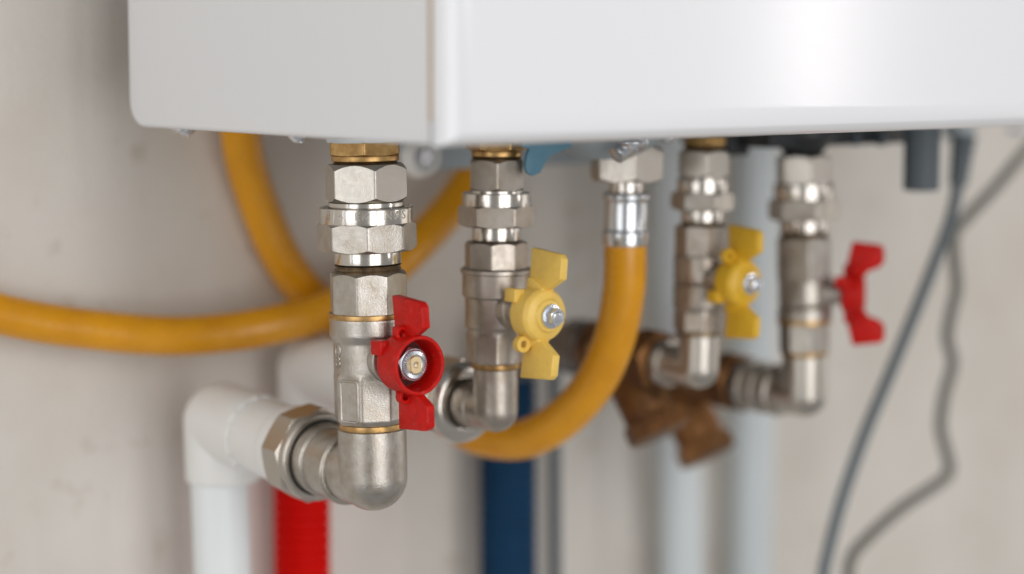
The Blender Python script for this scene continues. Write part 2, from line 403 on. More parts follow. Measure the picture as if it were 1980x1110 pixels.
# ------------------------------------------------------------------ lettering
def letters(mb, txt, size, depth, place):
    cu = bpy.data.curves.new('lettering', 'FONT'); cu.body = txt; cu.size = size; cu.extrude = depth; cu.align_x = 'CENTER'; cu.align_y = 'CENTER'; cu.resolution_u = 3
    o = bpy.data.objects.new('lettering', cu); C.objects.link(o)
    dg = bpy.context.evaluated_depsgraph_get(); me = o.evaluated_get(dg).to_mesh()
    vs = [place(v.co) for v in me.vertices]; fs = [list(p.vertices) for p in me.polygons]
    o.evaluated_get(dg).to_mesh_clear(); C.objects.unlink(o); bpy.data.objects.remove(o); bpy.data.curves.remove(cu)
    mb.add(vs, fs)

# ------------------------------------------------------------------ handles
def axis_x(L=0, y=0, z=0):       # lathe axis z -> handle axis x
    return Matrix.Translation((L, y, z)) @ Matrix.Rotation(rad(90), 4, 'Y')

def handle(thing, T, colour, closed_hub, parent_label=None, roll=0.0, slim=False):
    """butterfly handle; local x points out along the stem, z up"""
    H = T @ Matrix.Rotation(rad(roll), 4, 'X')
    HB = H @ Matrix.Translation((19, 0, 0)) @ Matrix.Diagonal((0.74, 0.95, 0.95, 1)) @ Matrix.Translation((-19, 0, 0)) if slim else H
    mb = MB(HB)
    if closed_hub:
        mb.lathe(fillet([(0, 18.5), (8.6, 18.5), (10.2, 20), (10.9, 21), (10.9, 29.2), (9.8, 31), (7.0, 32.2), (6.2, 33.6), (0, 33.6)], 0.5), axis_x(), 64)
    else:
        mb.lathe(fillet([(0, 19), (8.6, 19), (9.4, 20.5), (11.5, 21), (11.8, 33.4), (11.5, 34.0), (10.4, 34.0), (10.1, 33.4), (9.4, 23.4), (0, 23.4)], 0.35), axis_x(), 72)
    mb.X = H
    up = [(19.5, 26.6), (37.6, 25.2), (39.4, 23.4), (39.6, 15.2), (31.5, 10.6), (29.5, 9.9), (20.5, 9.9)]
    if slim: up = [(24.5, 26.4), (38.5, 24.8), (40.4, 22.8), (40.4, 16.2), (38.0, 13.4), (32.5, 11.5), (30.0, 8.0), (29.0, 4.0), (20.5, 4.0), (20.5, 9.9)]
    mb.slab(up, -1.9, 1.9, 0.55)
    mb.slab([(a, -b) for a, b in up][::-1], -1.9, 1.9, 0.55)
    # raised webs where the wings run into the hub
    mb.slab([(20.2, 14.5), (23.5, 14.5), (30.5, 10.8), (30.5, 9.6), (20.2, 9.6)], -3.2, 3.2, 0.6)
    mb.slab([(20.2, -14.5), (23.5, -14.5), (30.5, -10.8), (30.5, -9.6), (20.2, -9.6)][::-1], -3.2, 3.2, 0.6)
    # stop tab at the back and the two drilled lugs
    mb.box(16.5, 23.5, -11.2, -6.0, 4.0, 9.6, 0.6)
    for zz in ((-12.4,) if closed_hub else (-12.6, 12.4)):
        mb.lathe(fillet([(1.5, 0), (2.9 if not closed_hub else 3.4, 0), (2.9 if not closed_hub else 3.4, 3.4), (1.5, 3.4), (1.5, 0)], 0.3), axis_x(22.5 if closed_hub else 24.5, -6.0 if closed_hub else -3.2, zz), 24)
    h = thing.part('handle', mb, colour, sharp=34)
    if closed_hub:
        mb = MB(H); mb.cyl(5.0, 33.5, 34.8, axis_x(), 0.3, 40); mb.nut(3.7, 6, 12, 34.6, 38.4, X=axis_x(), base=0)
        mb.lathe([(0, 38.9), (1.8, 38.8), (2.5, 38.3), (2.6, 37.9)], axis_x(), 24)
        thing.part('handle_bolt', mb, 'zinc', h)
    else:
        mb = MB(HB); mb.lathe([(0, 23.2), (0.01, 23.55), (9.2, 23.55), (9.2, 23.2)], axis_x(), 40); thing.part('hub_floor', mb, 'grime_shade', h)
        mb = MB(HB); mb.nut(7.3, 6, 14, 23, 29.8, X=axis_x(), base=0)
        vs = []; fs = []; n = 68                        # serrated face of the nut
        for k in range(n):
            t = 2*math.pi*k/n; d = 0.28 if k % 2 else 0
            vs += [(29.6, 6.0*math.cos(t), 6.0*math.sin(t)), (30.3 + d*0.3, 5.9*math.cos(t), 5.9*math.sin(t)), (30.6 + d, 5.4*math.cos(t), 5.4*math.sin(t)),
                   (30.6 + d, 4.1*math.cos(t), 4.1*math.sin(t)), (28.0, 3.9*math.cos(t), 3.5*math.sin(t))]
        for k in range(n):
            for j in range(4): fs.append([k*5+j, ((k+1) % n)*5+j, ((k+1) % n)*5+j+1, k*5+j+1])
        mb.add(vs, fs); thing.part('nut', mb, 'zinc', h, sharp=12)
        # brass stem end: two flats and a centre hole
        vs = []; fs = []; n = 48
        for k in range(n):
            t = 2*math.pi*k/n; y = max(-2.6, min(2.6, 3.5*math.cos(t))); z = 3.5*math.sin(t)
            vs += [(24, y, z), (31.0, y, z), (31.3, y*0.93, z*0.95), (31.3, 1.35*math.cos(t), 1.35*math.sin(t)), (25.0, 1.2*math.cos(t), 0.9*math.sin(t))]
        for k in range(n):
            for j in range(4): fs.append([k*5+j, ((k+1) % n)*5+j, ((k+1) % n)*5+j+1, k*5+j+1])
        fs.append([k*5+4 for k in range(n)])
        mb = MB(HB); mb.add(vs, fs); thing.part('stem', mb, 'pale_brass', h, sharp=25)
    return h

def turn(col, py, ang, tilt=0.0, sc=1.0):
    """frame of a handle at photo row py whose stem points ang degrees (0 = along +x of the room)"""
    return col.X @ Matrix.Translation((0, 0, col.z(py))) @ Matrix.Rotation(rad(ang), 4, 'Z') @ Matrix.Rotation(rad(tilt), 4, 'Y') @ Matrix.Scale(sc, 4)

def arm_frame(col, py, rise=0.0):
    """origin at the elbow centre, local z along the run towards the wall"""
    o = col.w(col.z(py)); z = Vector((0, 1, rise)).normalized(); x = Vector((1, 0, 0)); y = z.cross(x)
    return Matrix(((x.x, y.x, z.x, o.x), (x.y, y.y, z.y, o.y), (x.z, y.z, z.z, o.z), (0, 0, 0, 1)))

ELB = Matrix.Identity(4)
def elbow_mesh(col, y_top, py_c, hw, s_end, frame, r_arm=None, round_b=True):
    """vertical leg with a rounded outer corner and a horizontal leg to the wall"""
    r = hw * col.k; zc = col.z(py_c); zt = col.z(y_top, hw)
    mb = MB(col.X)
    pr = [(0, zt), (r - 0.6, zt), (r, zt - 0.5), (r, zc)] + [(r*math.cos(rad(t)), zc - r*math.sin(rad(t))) for t in range(8, 90, 8)] + [(0, zc - r)]
    mb.lathe(pr, seg=72)
    ra = r_arm or r
    m2 = MB(frame); m2.lathe(fillet([(0, -0.2), (ra*0.995, -0.2), (ra*0.995, s_end), (0, s_end)], 0.4), seg=72)
    mb.v += m2.v; n = len(mb.v) - len(m2.v); mb.f += [[i + n for i in f] for f in m2.f]
    return mb

# ------------------------------------------------------------------ first column: union, red-handled valve, elbow, white pipe
c1 = Column((705.5, 276), (723, 988), 890)
u = Thing('pipe_union', 'largest nickel union, brass nut on top and lettered collar, above the front red-handled valve', 'pipe union', c1.w(0), 'pipe unions under the boiler')
u.part('gasket', c1.ring(268, 277, 74, 0.3), 'ppr2')
u.part('brass_nut', c1.nut(276, 303, 76, 6, 2, 0, 0.35), 'brass')
u.part('brass_neck', c1.ring(302, 314, 66, 0.6), 'bright_brass')
u.part('thread', c1.thread(313, 324, 63), 'thread')
u.part('hex_nut', c1.nut(320, 394, 83, 6, 17, 1.0, 0.8), 'satin')
u.part('neck', c1.ring(394, 411, 74, 0.5), 'turned')
k = c1.k
col_mb = MB(c1.X); za, zb = c1.z(405, 90), c1.z(437, 90)
col_mb.lathe(fillet([(0, zb), (91*k, zb), (91*k, za - 0.9), (90*k, za), (83*k, za), (82*k, za - 1.2), (0, za - 1.2)], 0.35), seg=96)
collar = u.part('collar', col_mb, 'turned')
lm = MB(c1.X); zm = (za + zb)/2 + 0.4
for ch, x, sz in (('3', 637, 6.0), ('4', 661, 6.0), ('E', 694, 4.6), ('K', 709, 4.6), ('*', 732, 7.5), ('N', 752, 5.2), ('A', 769, 5.2), ('S', 781, 5.2), ('I', 789, 5.2)):
    th = CAMDIR + math.asin((x - 706) / 91)
    dz = -1.0 if ch == '*' else 0
    letters(lm, ch, sz, 0.16, lambda c, th=th, dz=dz: Vector(((91*k + c.z) * math.cos(th + c.x/(91*k)), (91*k + c.z) * math.sin(th + c.x/(91*k)), zm + dz + c.y)))
th = CAMDIR + math.asin((648 - 706) / 91)
lm.tube([((91*k) * math.cos(th + d/(91*k)), (91*k) * math.sin(th + d/(91*k)), zm + e) for d, e in ((-0.3, -2.8), (0.3, 2.8))], 0.2, 8)
u.part('lettering', lm, 'cast', collar, sharp=20)
u.part('union_nut', c1.nut(434, 492, 97, 8, 4.5, 0.95, 0.8, p=110), 'cast')
u.part('tailpiece', c1.ring(490, 515, 65, 0.5), 'turned')
u.part('tail_thread', c1.thread(514, 541, 65.5, 1.7), 'thread')

def valve_body(col, rows, bosses=(), seg=128, oct_rot=0.0):
    """rows: (photo row, half width, sides or 0, vertex angle); interpolated with short blends"""
    kk = col.k; lst = []
    for py, hw, n, a in rows: lst.append((col.z(py, hw), hw * kk, n, a))
    def rad_at(row, t):
        z, R, n, a = row
        return R if n == 0 else poly_r(t - CAMDIR - rad(a), R, n, 90)
    zs = []
    for i in range(len(lst) - 1):
        z0, z1 = lst[i][0], lst[i+1][0]; m = max(2, int(abs(z1 - z0) / 0.7))
        zs += [(i, j / m) for j in range(m)]
    zs.append((len(lst) - 2, 1.0))
    table = []
    for i, f in zs: table.append((lst[i][0] + (lst[i+1][0] - lst[i][0]) * f, i, f))
    def rf(t, z, tab={round(z, 5): (i, f) for z, i, f in table}):
        i, f = tab[round(z, 5)]; g = f*f*(3 - 2*f)
        r = rad_at(lst[i], t) * (1-g) + rad_at(lst[i+1], t) * g
        for bt, bz, amp, wt, wz in bosses:
            d = (t - bt + math.pi) % (2*math.pi) - math.pi
            r += amp * math.exp(-(d*r/wt)**2 - ((z - bz)/wz)**2)
        return r
    mb = MB(col.X); return mb.loft([z for z, i, f in table], rf, seg)

v = Thing('ball_valve', 'front ball valve with red butterfly handle, nearest and lowest under the boiler', 'ball valve', c1.w(c1.z(533)), 'ball valves under the boiler')
v.part('end_cap', c1.nut(532, 612, 78, 8, -13, 0.9, 0.25, p=110), 'cast')
v.part('brass_ring', c1.ring(611, 622, 78.5, 0.5), 'bright_brass')
bz = c1.z(700); ba = math.atan2(-1, 0)
rows = [(620, 77, 0, 0), (623, 78, 0, 0), (652, 78, 0, 0), (668, 71, 0, 0), (726, 71, 0, 0), (734, 75, 8, -11), (818, 75, 8, -11), (826, 68, 8, -11)]
body = v.part('body', valve_body(c1, rows, [(ba, bz, 2.2, 9, 9), (ba + math.pi, bz, 1.0, 9, 9)]), 'cast', sharp=40)
T = turn(c1, 689, -90, 0, 1.06)
mb = MB(T); mb.lathe(fillet([(9.5, 10), (9.5, 16.0), (7.4, 16.6), (7.4, 20), (0, 20)], 0.5), axis_x(), 48); v.part('stem_boss', mb, 'cast')
# raised frame cast on one flat of the body and worn foundry marks
ap = 75*k*math.cos(math.pi/8); th = CAMDIR + rad(-33.5); n_ = Vector((math.cos(th), math.sin(th), 0)); tg = Vector((-math.sin(th), math.cos(th), 0))
z0, z1 = c1.z(738, 70), c1.z(817, 70); hw = 4.5; pts = []
for cx_, cz_, a0 in ((hw - 1, z1 + 1, -90), (hw - 1, z0 - 1, 0), (-hw + 1, z0 - 1, 90), (-hw + 1, z1 + 1, 180)):
    for a_ in (0, 30, 60, 90): pts.append(n_ * (ap - 0.12) + tg * (cx_ + math.cos(rad(a0 + a_))) + Vector((0, 0, cz_ + math.sin(rad(a0 + a_)))))
mb = MB(c1.X); mb.tube(pts, 0.62, 10, True); v.part('raised_frame', mb, 'cast', body, sharp=60)
mb = MB(c1.X)
for py, rw, rh in ((679, 2.0, 2.7), (696, 1.3, 1.2), (705, 1.6, 1.6)):
    th = CAMDIR + rad(-57); R1 = 71.3*k
    mb.tube([(R1*math.cos(th + rw*math.cos(q)/R1), R1*math.sin(th + rw*math.cos(q)/R1), c1.z(py, 60) + rh*math.sin(q)) for q in [2*math.pi*j/18 for j in range(18)]], 0.34, 8, True)
v.part('cast_mark', mb, 'cast', body, sharp=60)
v.part('lower_ring', c1.ring(826, 838, 64, 0.4), 'bright_brass')
handle(v, T @ Matrix.Translation((0.9, 0, 0)), 'red', False, roll=2)

e = Thing('pipe_elbow', 'big nickel elbow below the front red-handled valve, turning back to a white pipe', 'pipe elbow', c1.w(c1.z(921)), 'nickel pipe elbows')
A1 = arm_frame(c1, 921, 0.045)
e.part('elbow_body', elbow_mesh(c1, 837, 921, 67.5, 44, A1, 14.4), 'cast', sharp=40)
mb = MB(A1)
for s0 in (16.0, 33.0): mb.lathe(fillet([(14, s0), (15.6, s0), (16.4, s0 + 1.2), (16.4, s0 + 2.2), (15.6, s0 + 3.4), (14, s0 + 3.4)], 0.6), seg=72)
mb.lathe([(15.2, 19), (15.2, 33.2)], seg=72)
mb.lathe(fillet([(14, 36.0), (16.1, 36.0), (16.1, 43.0), (14, 43.0)], 0.4), seg=72)
e.part('ridge', mb, 'cast')
mb = MB(A1); mb.lathe(fillet([(14, 41.2), (16.7, 41.2), (16.7, 43.4), (14, 43.4)], 0.2), seg=72); e.part('seal_ring', mb, 'oring')
mb = MB(A1); mb.lathe(fillet([(16.75, 44), (16.9, 40.6), (19.4, 40.6), (20.0, 42.0), (20.0, 46)], 0.5), seg=72); mb.nut(21.6, 8, 10, 44.6, 58, 0.6, 0.5, base=rad(90), p=110)
e.part('flange_nut', mb, 'satin')

p1 = Thing('white_pipe', 'leftmost white plastic pipe with welded elbow, running down the wall from the big front elbow', 'pipe', A1 @ Vector((0, 0, 128)), 'white pipes behind the valves')
mb = MB(A1); mb.lathe(fillet([(16, 57.6), (19.0, 57.6), (19.4, 60), (19.0, 66), (17.8, 68), (17.6, 92), (16, 94)], 0.8), seg=72); p1.part('adaptor', mb, 'ppr')
mb = MB(A1); mb.lathe(fillet([(16, 92.6), (18.3, 92.8), (18.6, 94), (18.4, 128)] + [(18.4*math.cos(rad(t)), 128 + 18.4*math.sin(rad(t))) for t in range(10, 90, 10)] + [(0, 146.4)], 0.6), seg=72)
ec = A1 @ Vector((0, 0, 128)); ez = zof(928, ec.dot(Fh)); V1F = Matrix.Translation(ec)
m2 = MB(V1F); m2.lathe(fillet([(0, 0), (18.4, 0), (17.6, ez - ec.z), (13, ez - ec.z - 0.5)], 1.2), seg=72); n = len(mb.v); mb.v += m2.v; mb.f += [[i + n for i in f] for f in m2.f]
p1.part('elbow', mb, 'ppr', sharp=50)
mb = MB(A1); 
for j in range(18):                                     # lumpy weld bead round the socket mouth
    a_ = 2*math.pi*j/18
    mb.lathe([(0, -1.3), (1.0, -0.8), (1.3, 0), (1.0, 0.8), (0, 1.3)], Matrix.Translation((17.9*math.cos(a_), 17.9*math.sin(a_), 92.6 + random.uniform(-.4, .4))) @ Matrix.Scale(random.uniform(0.7, 1.15), 4), 10)
p1.part('weld_bead', mb, 'ppr', sharp=80)
mb = MB(); q0 = ec + Vector((0, 0, ez - ec.z + 4)); d = at_y(430, 1110, ec.y) - at_y(424, 940, ec.y); d = d / abs(d.z)
mb.tube([Vector((at_y(424, 930, ec.y).x, ec.y, q0.z)), Vector((at_y(424, 930, ec.y).x, ec.y, q0.z)) + d * 420], 13.6, 56); p1.part('downpipe', mb, 'pprb')

# ------------------------------------------------------------------ second column
c2 = Column((960.5, 278), (958, 838), 932)
u = Thing('pipe_union', 'smaller nickel union above the front yellow-handled valve, beside the blue rubber tab', 'pipe union', c2.w(0), 'pipe unions under the boiler')
mb = MB(c2.X); mb.lathe(fillet([(0, 4), (0.01, 4), (64*c2.k, 4), (64*c2.k, 1), (0, 1)], 0.3)); 
u.part('brass_nut', c2.nut(276, 293, 60, 6, 28, 0, 0.4), 'brass')
u.part('brass_neck', c2.ring(292, 305, 49, 0.8), 'bright_brass')
u.part('thread', c2.thread(304, 318, 49), 'thread')
u.part('hex_nut', c2.nut(311, 371, 58, 6, 2, 0.75, 0.75), 'mid')
u.part('neck', c2.ring(370, 380, 52, 0.4), 'turned')
u.part('collar', c2.ring(376, 403, 66, 0.5), 'turned')
u.part('union_nut', c2.nut(400, 443, 75, 6, 30, 0.5, 0.5), 'mid')
u.part('tailpiece', c2.ring(441, 468, 47, 0.5), 'turned')
u.part('tail_thread', c2.thread(467, 480, 47), 'thread')
v = Thing('ball_valve', 'sharp yellow-handled ball valve just right of the front red-handled one', 'ball valve', c2.w(c2.z(474)), 'ball valves under the boiler')
v.part('end_cap', c2.nut(472, 525, 62, 8, -8, 0.8, 0.3, p=110), 'mid')
rows = [(523, 66, 0, 0), (526, 69.5, 0, 0), (533, 69.5, 0, 0), (535, 66, 0, 0), (577, 66, 0, 0), (581, 60.5, 0, 0), (637, 60.5, 0, 0), (641, 56, 0, 0), (647, 56, 0, 0), (652, 59, 8, 2), (704, 58, 8, 2), (707, 54, 8, 2)]
bz = c2.z(608)
v.part('body', valve_body(c2, rows, [(ba, bz, 2.5, 8, 8)]), 'mid', sharp=40)
T = turn(c2, 594, -90, 0, 1.07)
mb = MB(T); mb.lathe(fillet([(8.5, 8), (8.5, 15.0), (7.0, 15.6), (7.0, 20), (0, 20)], 0.5), axis_x(), 48); v.part('stem_boss', mb, 'mid')
v.part('brass_ring', c2.ring(706, 717, 49, 0.4), 'brass')
handle(v, T @ Matrix.Translation((2.6, 0, 0)), 'yellow', True, roll=-6)
e = Thing('pipe_elbow', 'smaller nickel elbow below the front yellow-handled valve, with a round flange nut', 'pipe elbow', c2.w(c2.z(793)), 'nickel pipe elbows')
A2 = arm_frame(c2, 792, 0.0)
e.part('elbow_body', elbow_mesh(c2, 716, 792, 44, 26, A2, 9.7), 'mid', sharp=40)
mb = MB(A2); mb.lathe(fillet([(9, 11), (10.0, 11), (10.6, 12), (10.6, 22.8), (9, 22.8)], 0.4)); e.part('arm_collar', mb, 'mid')
mb = MB(A2); mb.lathe(fillet([(9, 21.0), (11.0, 21.0), (11.0, 23), (9, 23)], 0.2)); e.part('seal_ring', mb, 'oring')
mb = MB(A2); mb.lathe(fillet([(11.3, 24), (11.4, 20.6), (15.6, 20.6), (18.6, 23.4), (19.0, 26), (15, 30)], 0.8), seg=72); mb.nut(19.6, 8, 8, 27, 42, 0.5, 0.5, base=rad(90), p=110); e.part('flange_nut', mb, 'turned')
mb = MB(A2); mb.lathe(fillet([(10, 42), (16, 42), (16.4, 52), (15, 55), (12, 56)], 0.6)); e.part('sleeve_nut', mb, 'mid')
p2 = Thing('red_pipe', 'white pipe elbow behind the front valve with bright red corrugated sleeve below', 'pipe', A2 @ Vector((0, 0, 152)), 'sleeved pipes on the wall')
mb = MB(A2); mb.lathe(fillet([(10, 54), (15.5, 54), (15.8, 96), (17.6, 98), (17.4, 152)] + [(17.4*math.cos(rad(t)), 152 + 17.4*math.sin(rad(t))) for t in range(10, 90, 10)] + [(0, 169.4)], 0.8), seg=64)
ec2 = A2 @ Vector((0, 0, 152)); m2 = MB(Matrix.Translation(ec2)); m2.lathe(fillet([(0, 0), (17.4, 0), (16.8, -26), (13, -26.5)], 1.0), seg=64); n = len(mb.v); mb.v += m2.v; mb.f += [[i + n for i in f] for f in m2.f]
p2.part('elbow', mb, 'ppr', sharp=50)
def sleeve(thing, name, m, top, bot, r):
    d = (Vector(bot) - Vector(top)); L = d.length; X = Matrix.Translation(top) @ d.to_track_quat('Z', 'Y').to_matrix().to_4x4()
    pr = [(0, 0)]; z = 0
    while z < L: pr += [(r, z), (r, z + 2.8), (r - 1.3, z + 3.6), (r - 1.3, z + 5.0)]; z += 5.8
    pr.append((0, z)); mb = MB(X); mb.lathe(pr, seg=40); thing.part(name, mb, m)
yr = ec2.y + 3
sleeve(p2, 'sleeve', 'redsl', at_y(583, 800, yr), at_y(586, 1400, yr), 14.4)

# ------------------------------------------------------------------ fourth and fifth columns (third is the hose)
c4 = Column((1361, 266), (1350, 752), 1007)
u = Thing('pipe_union', 'blurred brownish union above the rear yellow-handled valve, right of the yellow hose', 'pipe union', c4.w(0), 'pipe unions under the boiler')
u.part('brass_nut', c4.nut(264, 283, 44, 6, 5, 0, 0.5), 'brass')
u.part('thread', c4.thread(282, 298, 40), 'thread')
u.part('hex_nut', c4.nut(293, 343, 52, 6, 4, 0.8, 0.7), 'satin')
u.part('neck', c4.ring(342, 352, 43, 0.5), 'turned')
u.part('collar', c4.ring(346, 378, 50, 0.8), 'turned')
u.part('union_nut', c4.nut(374, 410, 62, 6, 22, 0.6, 0.6), 'cast')
u.part('tailpiece', c4.ring(409, 431, 41, 0.5), 'turned')
u.part('tail_thread', c4.thread(430, 444, 41), 'thread')
v = Thing('ball_valve', 'blurred yellow-handled ball valve further back, right of the yellow hose', 'ball valve', c4.w(c4.z(440)), 'ball valves under the boiler')
v.part('end_cap', c4.nut(439, 498, 53, 8, 6, 0.8, 0.3, p=110), 'mid')
rows = [(496, 50, 0, 0), (500, 53, 0, 0), (546, 53, 0, 0), (552, 50, 0, 0), (556, 53, 0, 0), (596, 53, 0, 0), (602, 50, 0, 0), (608, 52, 8, 4), (641, 52, 8, 4), (645, 47, 8, 4)]
v.part('body', valve_body(c4, rows, [(ba, c4.z(545), 2.5, 8, 8)]), 'mid', sharp=40)
v.part('seal_ring', c4.ring(643, 652, 46, 0.4), 'thread')
T = turn(c4, 536, -90, 0, 1.01)
mb = MB(T); mb.lathe(fillet([(8.5, 8), (8.5, 15.0), (7.0, 15.6), (7.0, 20), (0, 20)], 0.5), axis_x(), 48); v.part('stem_boss', mb, 'mid')
# this handle is turned end for end, so its drilled lug sits above
handle(v, T @ Matrix.Diagonal((1, 1, -1, 1)), 'yellow_deep', True, roll=1)
e = Thing('pipe_elbow', 'short bright nickel elbow below the rear yellow-handled valve, meeting a brown strainer', 'pipe elbow', c4.w(c4.z(712)), 'nickel pipe elbows')
A4 = arm_frame(c4, 712)
e.part('elbow_body', elbow_mesh(c4, 651, 712, 39.5, 20, A4), 'satin', sharp=40)
mb = MB(A4); mb.lathe(fillet([(8, 19), (11.6, 19), (12.0, 22), (11.6, 25), (8, 25)], 0.8)); e.part('flange', mb, 'satin')

c5 = Column((1553, 300), (1556, 802), 1049)
u = Thing('pipe_union', 'rearmost nickel union under the black plug, above the rear red-handled valve', 'pipe union', c5.w(0), 'pipe unions under the boiler')
u.part('hex_nut', c5.nut(303, 358, 54, 6, 8, 0.7, 0.7), 'satin')
u.part('collar', c5.ring(357, 392, 58, 0.8), 'turned')
u.part('union_nut', c5.nut(388, 430, 69, 6, 16, 0.5, 0.5), 'cast')
u.part('tailpiece', c5.ring(429, 451, 47, 0.5), 'turned')
u.part('tail_thread', c5.thread(450, 468, 47), 'thread')
v = Thing('ball_valve', 'rearmost ball valve, its red handle pointing right beside the grey cables', 'ball valve', c5.w(c5.z(463)), 'ball valves under the boiler')
v.part('end_cap', c5.nut(462, 546, 53, 8, 4, 0.6, 0.2, p=110), 'cast')
rows = [(544, 48, 0, 0), (550, 50, 0, 0), (590, 50, 0, 0), (596, 47, 0, 0), (600, 52, 0, 0), (622, 52, 0, 0)]
v.part('body', valve_body(c5, rows, [(ba + rad(60), c5.z(570), 2.0, 8, 8)]), 'cast', sharp=40)
v.part('brass_ring', c5.ring(621, 631, 53, 0.4), 'bright_brass')
v.part('lower_cap', c5.nut(630, 684, 50, 8, 4, 0.4, 0.4, p=110), 'cast')
v.part('lower_ring', c5.ring(683, 692, 46, 0.4), 'brass')
T = turn(c5, 567, -52, 0, 0.98)
mb = MB(T); mb.lathe(fillet([(8.5, 8), (8.5, 14.0), (5.5, 14.6), (5.5, 20), (0, 20)], 0.5), axis_x(), 48); v.part('stem_boss', mb, 'cast')
handle(v, T, 'red', False, roll=0, slim=True)
e = Thing('pipe_elbow', 'rearmost nickel elbow below the rear red-handled valve, with ribbed arm', 'pipe elbow', c5.w(c5.z(763)), 'nickel pipe elbows')
A5 = arm_frame(c5, 763)
e.part('elbow_body', elbow_mesh(c5, 691, 763, 43, 40, A5), 'satin', sharp=40)
mb = MB(A5)
for s0 in (16, 26, 36): mb.lathe(fillet([(9, s0), (12.8, s0), (13.6, s0 + 2), (12.8, s0 + 5), (9, s0 + 5)], 0.8))
e.part('rib', mb, 'cast')
mb = MB(A5); mb.lathe(fillet([(9, 43), (12.6, 43), (12.6, 45.5), (9, 45.5)], 0.5)); e.part('seal_ring', mb, 'oring')

# bronze Y strainers behind the elbows
def strainer(label, A, s0, s1, r, down, leg_len, tail, fr=0.55):
    t = Thing('pipe_strainer', label, 'pipe strainer', A @ Vector((0, 0, s0)), 'brown bronze strainers')
    mb = MB(A); mb.nut(r*1.18, 6, 15, s0, s0 + 11, base=0); mb.lathe(fillet([(0, s0 + 10), (r*0.92, s0 + 10), (r*1.0, (s0+s1)/2), (r*0.92, s1 - 10), (0, s1 - 10)], 2.0)); mb.nut(r*1.18, 6, 15, s1 - 11, s1, base=0)
    t.part('body', mb, 'bronze', sharp=40)
    o = A @ Vector((0, 0, s0 + (s1 - s0)*fr)); d = Vector(down).normalized()
    L = Matrix.Translation(o) @ d.to_track_quat('Z', 'Y').to_matrix().to_4x4()
    mb = MB(L); mb.lathe(fillet([(0, 0), (r*0.98, 0), (r*0.95, leg_len - 9), (0, leg_len - 9)], 1.0)); t.part('leg', mb, 'bronze', sharp=40)
    mb = MB(L); mb.nut(r*1.2, 6, 10, leg_len - 10, leg_len, base=0); t.part('leg_cap', mb, 'bronze', sharp=40)
    if tail:
        mb = MB(A); mb.lathe(fillet([(0, s1), (r*0.9, s1), (r*0.9, s1 + 6), (r*1.05, s1 + 6), (r*1.05, s1 + 18), (r*0.8, s1 + 20), (r*0.8, tail), (0, tail)], 0.8)); t.part('tailpiece', mb, 'tail')
    return t
strainer('left brown bronze strainer behind the yellow hose, next to the rear yellow-handled valve', A4, 26, 76, 14.0, (0.12, -0.5, -0.82), 45, 138, 0.62)
strainer('right brown bronze strainer hanging lowest, at the end of the rearmost ribbed elbow', A5, 45, 104, 14.0, (0.12, -0.5, -0.85), 52, 0, 0.97)

# pipes on the wall
yb_ = A4.translation.y + 148
p4 = Thing('blue_pipe', 'dark blue corrugated sleeved pipe on the wall below the front yellow-handled valve', 'pipe', at_y(984, 660, yb_), 'sleeved pipes on the wall')
mb = MB(A4); o = A4 @ Vector((0, 0, 148))
mb.lathe(fillet([(0, 132), (15.5, 132), (15.5, 148)] + [(15.5*math.cos(rad(t)), 148 + 15.5*math.sin(rad(t))) for t in range(10, 90, 10)] + [(0, 163.5)], 0.8))
m2 = MB(Matrix.Translation(o)); m2.lathe(fillet([(0, 0), (15.5, 0), (15.2, -22), (10, -22.5)], 0.8)); n = len(mb.v); mb.v += m2.v; mb.f += [[i + n for i in f] for f in m2.f]
p4.part('elbow', mb, 'tail', sharp=50)
sleeve(p4, 'sleeve', 'bluesl', at_y(981, 690, yb_), at_y(984, 1400, yb_), 15.4)
for lab, t_, b_, rr, yw in (('pale plastic pipe on the wall behind the rear yellow-handled valve', (1299, 270), (1318, 1110), 12.8, 893),
                        ('pale plastic pipe on the wall between the rear yellow and rear red valves', (1462, 262), (1450, 1110), 13.4, 898)):
    a = at_y(*t_, yw); b = at_y(*b_, yw); d = (b - a)
    mb = MB(); mb.tube([a - d*0.1, a + d*0.3, b + d*0.3], rr, 48)
    pp = Thing('plastic_pipe', lab, 'pipe', b, 'pale pipes on the wall')
    pp.part('tube', mb, 'ppr2')
    mb = MB(); q = a + d*0.93
    mb.lathe(fillet([(rr - 1, -7), (rr + 2, -7), (rr + 2, 7), (rr - 1, 7)], 1.0), Matrix.Translation(a + d*1.12) ); mb.box(-5, 5, rr - 1, WALL - yw - 0.4, -6, 6, 0.8, Matrix.Translation(a + d*1.12))
    pp.part('clip', mb, 'ppr2')
# shade on the wall beside the blue pipe, added as a thin dark tube
a = at_y(1071, 640, 908); b = at_y(1074, 1110, 908)
mb = MB(); mb.tube([a, b + (b - a)*0.6], 3.4, 24); single('pipe_shade_strip', mb, 'dgrey', 'thin dark grey strip standing in for shade on the wall just right of the blue pipe', 'shadow', b)

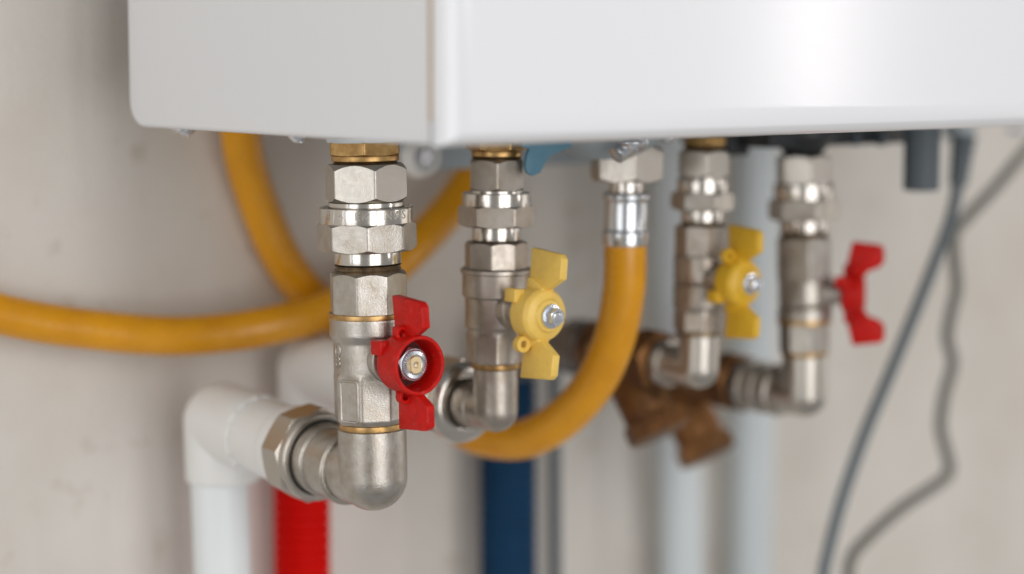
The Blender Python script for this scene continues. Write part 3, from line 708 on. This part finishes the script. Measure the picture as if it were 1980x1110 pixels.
# ------------------------------------------------------------------ gas connection and hoses
c3 = Column((1212, 290), (1209, 480), 978)
RH = 9.9
h = Thing('gas_hose', 'yellow gas hose looping down from the large hex nut beneath the boiler middle', 'hose', c3.w(0), 'yellow gas hoses')
h.part('hose_nut', c3.nut(286, 354, 73, 6, 11, 1.15, 0.8), 'satin')
h.part('neck', c3.ring(350, 376, 33, 0.5), 'turned')
mb = MB(c3.X); kk = c3.k
pr = [(0, 478, 30), (45, 478, 45), (45.5, 451, 45), (42, 447, 42), (41.5, 391, 41), (45, 388, 45), (46, 382, 45), (44, 375, 45), (34, 373, 40), (0, 373, 30)]
mb.lathe(fillet([(hw_*kk, c3.z(py_, q_)) for hw_, py_, q_ in pr], 0.8), seg=64); h.part('ferrule', mb, 'ferr')
pts = [c3.w(c3.z(455)), c3.w(c3.z(490)), at_y(1206.5, 560, 745), at_y(1188, 655, 751), at_y(1149, 742, 764), at_y(1090, 808, 782), at_y(1020, 847, 802), at_y(955, 848, 822), at_y(898, 828, 842),
       at_y(848, 785, 862), at_y(792, 728, 880), at_y(722, 668, 894), at_y(650, 612, 908), at_y(588, 560, 912), at_y(540, 490, 912), at_y(502, 400, 912), at_y(476, 320, 910), at_y(463, 240, 905), at_y(456, 120, 895)]
mb = MB(); mb.tube(spline(pts, 10), RH, 40); h.part('tube', mb, 'hose', sharp=70)
pts = [at_y(-260, 500, 907), at_y(-110, 568, 907), at_y(0, 607, 906), at_y(142, 633, 903), at_y(318, 649, 898), at_y(454, 641, 893), at_y(567, 620, 887), at_y(640, 597, 884), at_y(706, 561, 884), at_y(776, 500, 887), at_y(840, 437, 890), at_y(884, 384, 893), at_y(925, 320, 896), at_y(960, 240, 898)]
mb = MB(); mb.tube(spline(pts, 10), 9.6, 40); 
single('gas_hose', mb, 'hose', 'yellow hose sweeping in from the left edge and rising behind the two front valves', 'hose', pts[2], 'yellow gas hoses', 70)

# ------------------------------------------------------------------ cables
cb = Thing('power_cable', 'blue grey cable hanging from a ribbed gland under the boiler, lower end leftward', 'cable', at_y(1860, 345, 755), 'grey cables at the right')
q = [at_y(1864, 262, 755), at_y(1858, 300, 755), at_y(1853, 350, 755)]
mb = MB(); ax = (q[2] - q[0]); L = ax.length; X = Matrix.Translation(q[0]) @ ax.to_track_quat('Z', 'Y').to_matrix().to_4x4()
pr = [(0, 0)]; z = 0
while z < L - 1: rr_ = 6.8 - 1.6*z/L; pr += [(rr_, z), (rr_, z + 2.8), (rr_ - 0.8, z + 3.2), (rr_ - 0.8, z + 4.2)]; z += 4.6
pr += [(4.2, z), (0, z)]; mb.lathe(pr, X, 32); cb.part('gland', mb, 'cable')
pts = [q[0], q[1], q[2], at_y(1842, 410, 757), at_y(1818, 480, 760), at_y(1775, 590, 764), at_y(1724, 715, 768), at_y(1672, 840, 772), at_y(1630, 960, 776), at_y(1603, 1060, 778), at_y(1590, 1130, 779), at_y(1575, 1300, 780)]
mb = MB(); mb.tube(spline(pts, 10), 3.3, 24); cb.part('cord', mb, 'cable', sharp=70)
pts = [at_y(2120, 140, 800), at_y(2040, 228, 800), at_y(1980, 296, 800), at_y(1925, 362, 799), at_y(1872, 418, 796), at_y(1846, 452, 795), at_y(1845, 500, 795), at_y(1850, 555, 796), at_y(1838, 610, 797), at_y(1832, 655, 798), at_y(1842, 702, 798), at_y(1826, 765, 799), at_y(1819, 825, 800),
       at_y(1830, 875, 800), at_y(1836, 910, 800), at_y(1812, 936, 800), at_y(1738, 986, 801), at_y(1664, 1054, 802), at_y(1643, 1090, 802), at_y(1640, 1140, 802), at_y(1640, 1300, 802)]
mb = MB(); mb.tube(spline(pts, 10), 3.3, 24)
single('thin_cable', mb, 'cable2', 'olive grey wavy cable coming down from the upper right corner, kinked near its foot', 'cable', pts[5], 'grey cables at the right', 70)
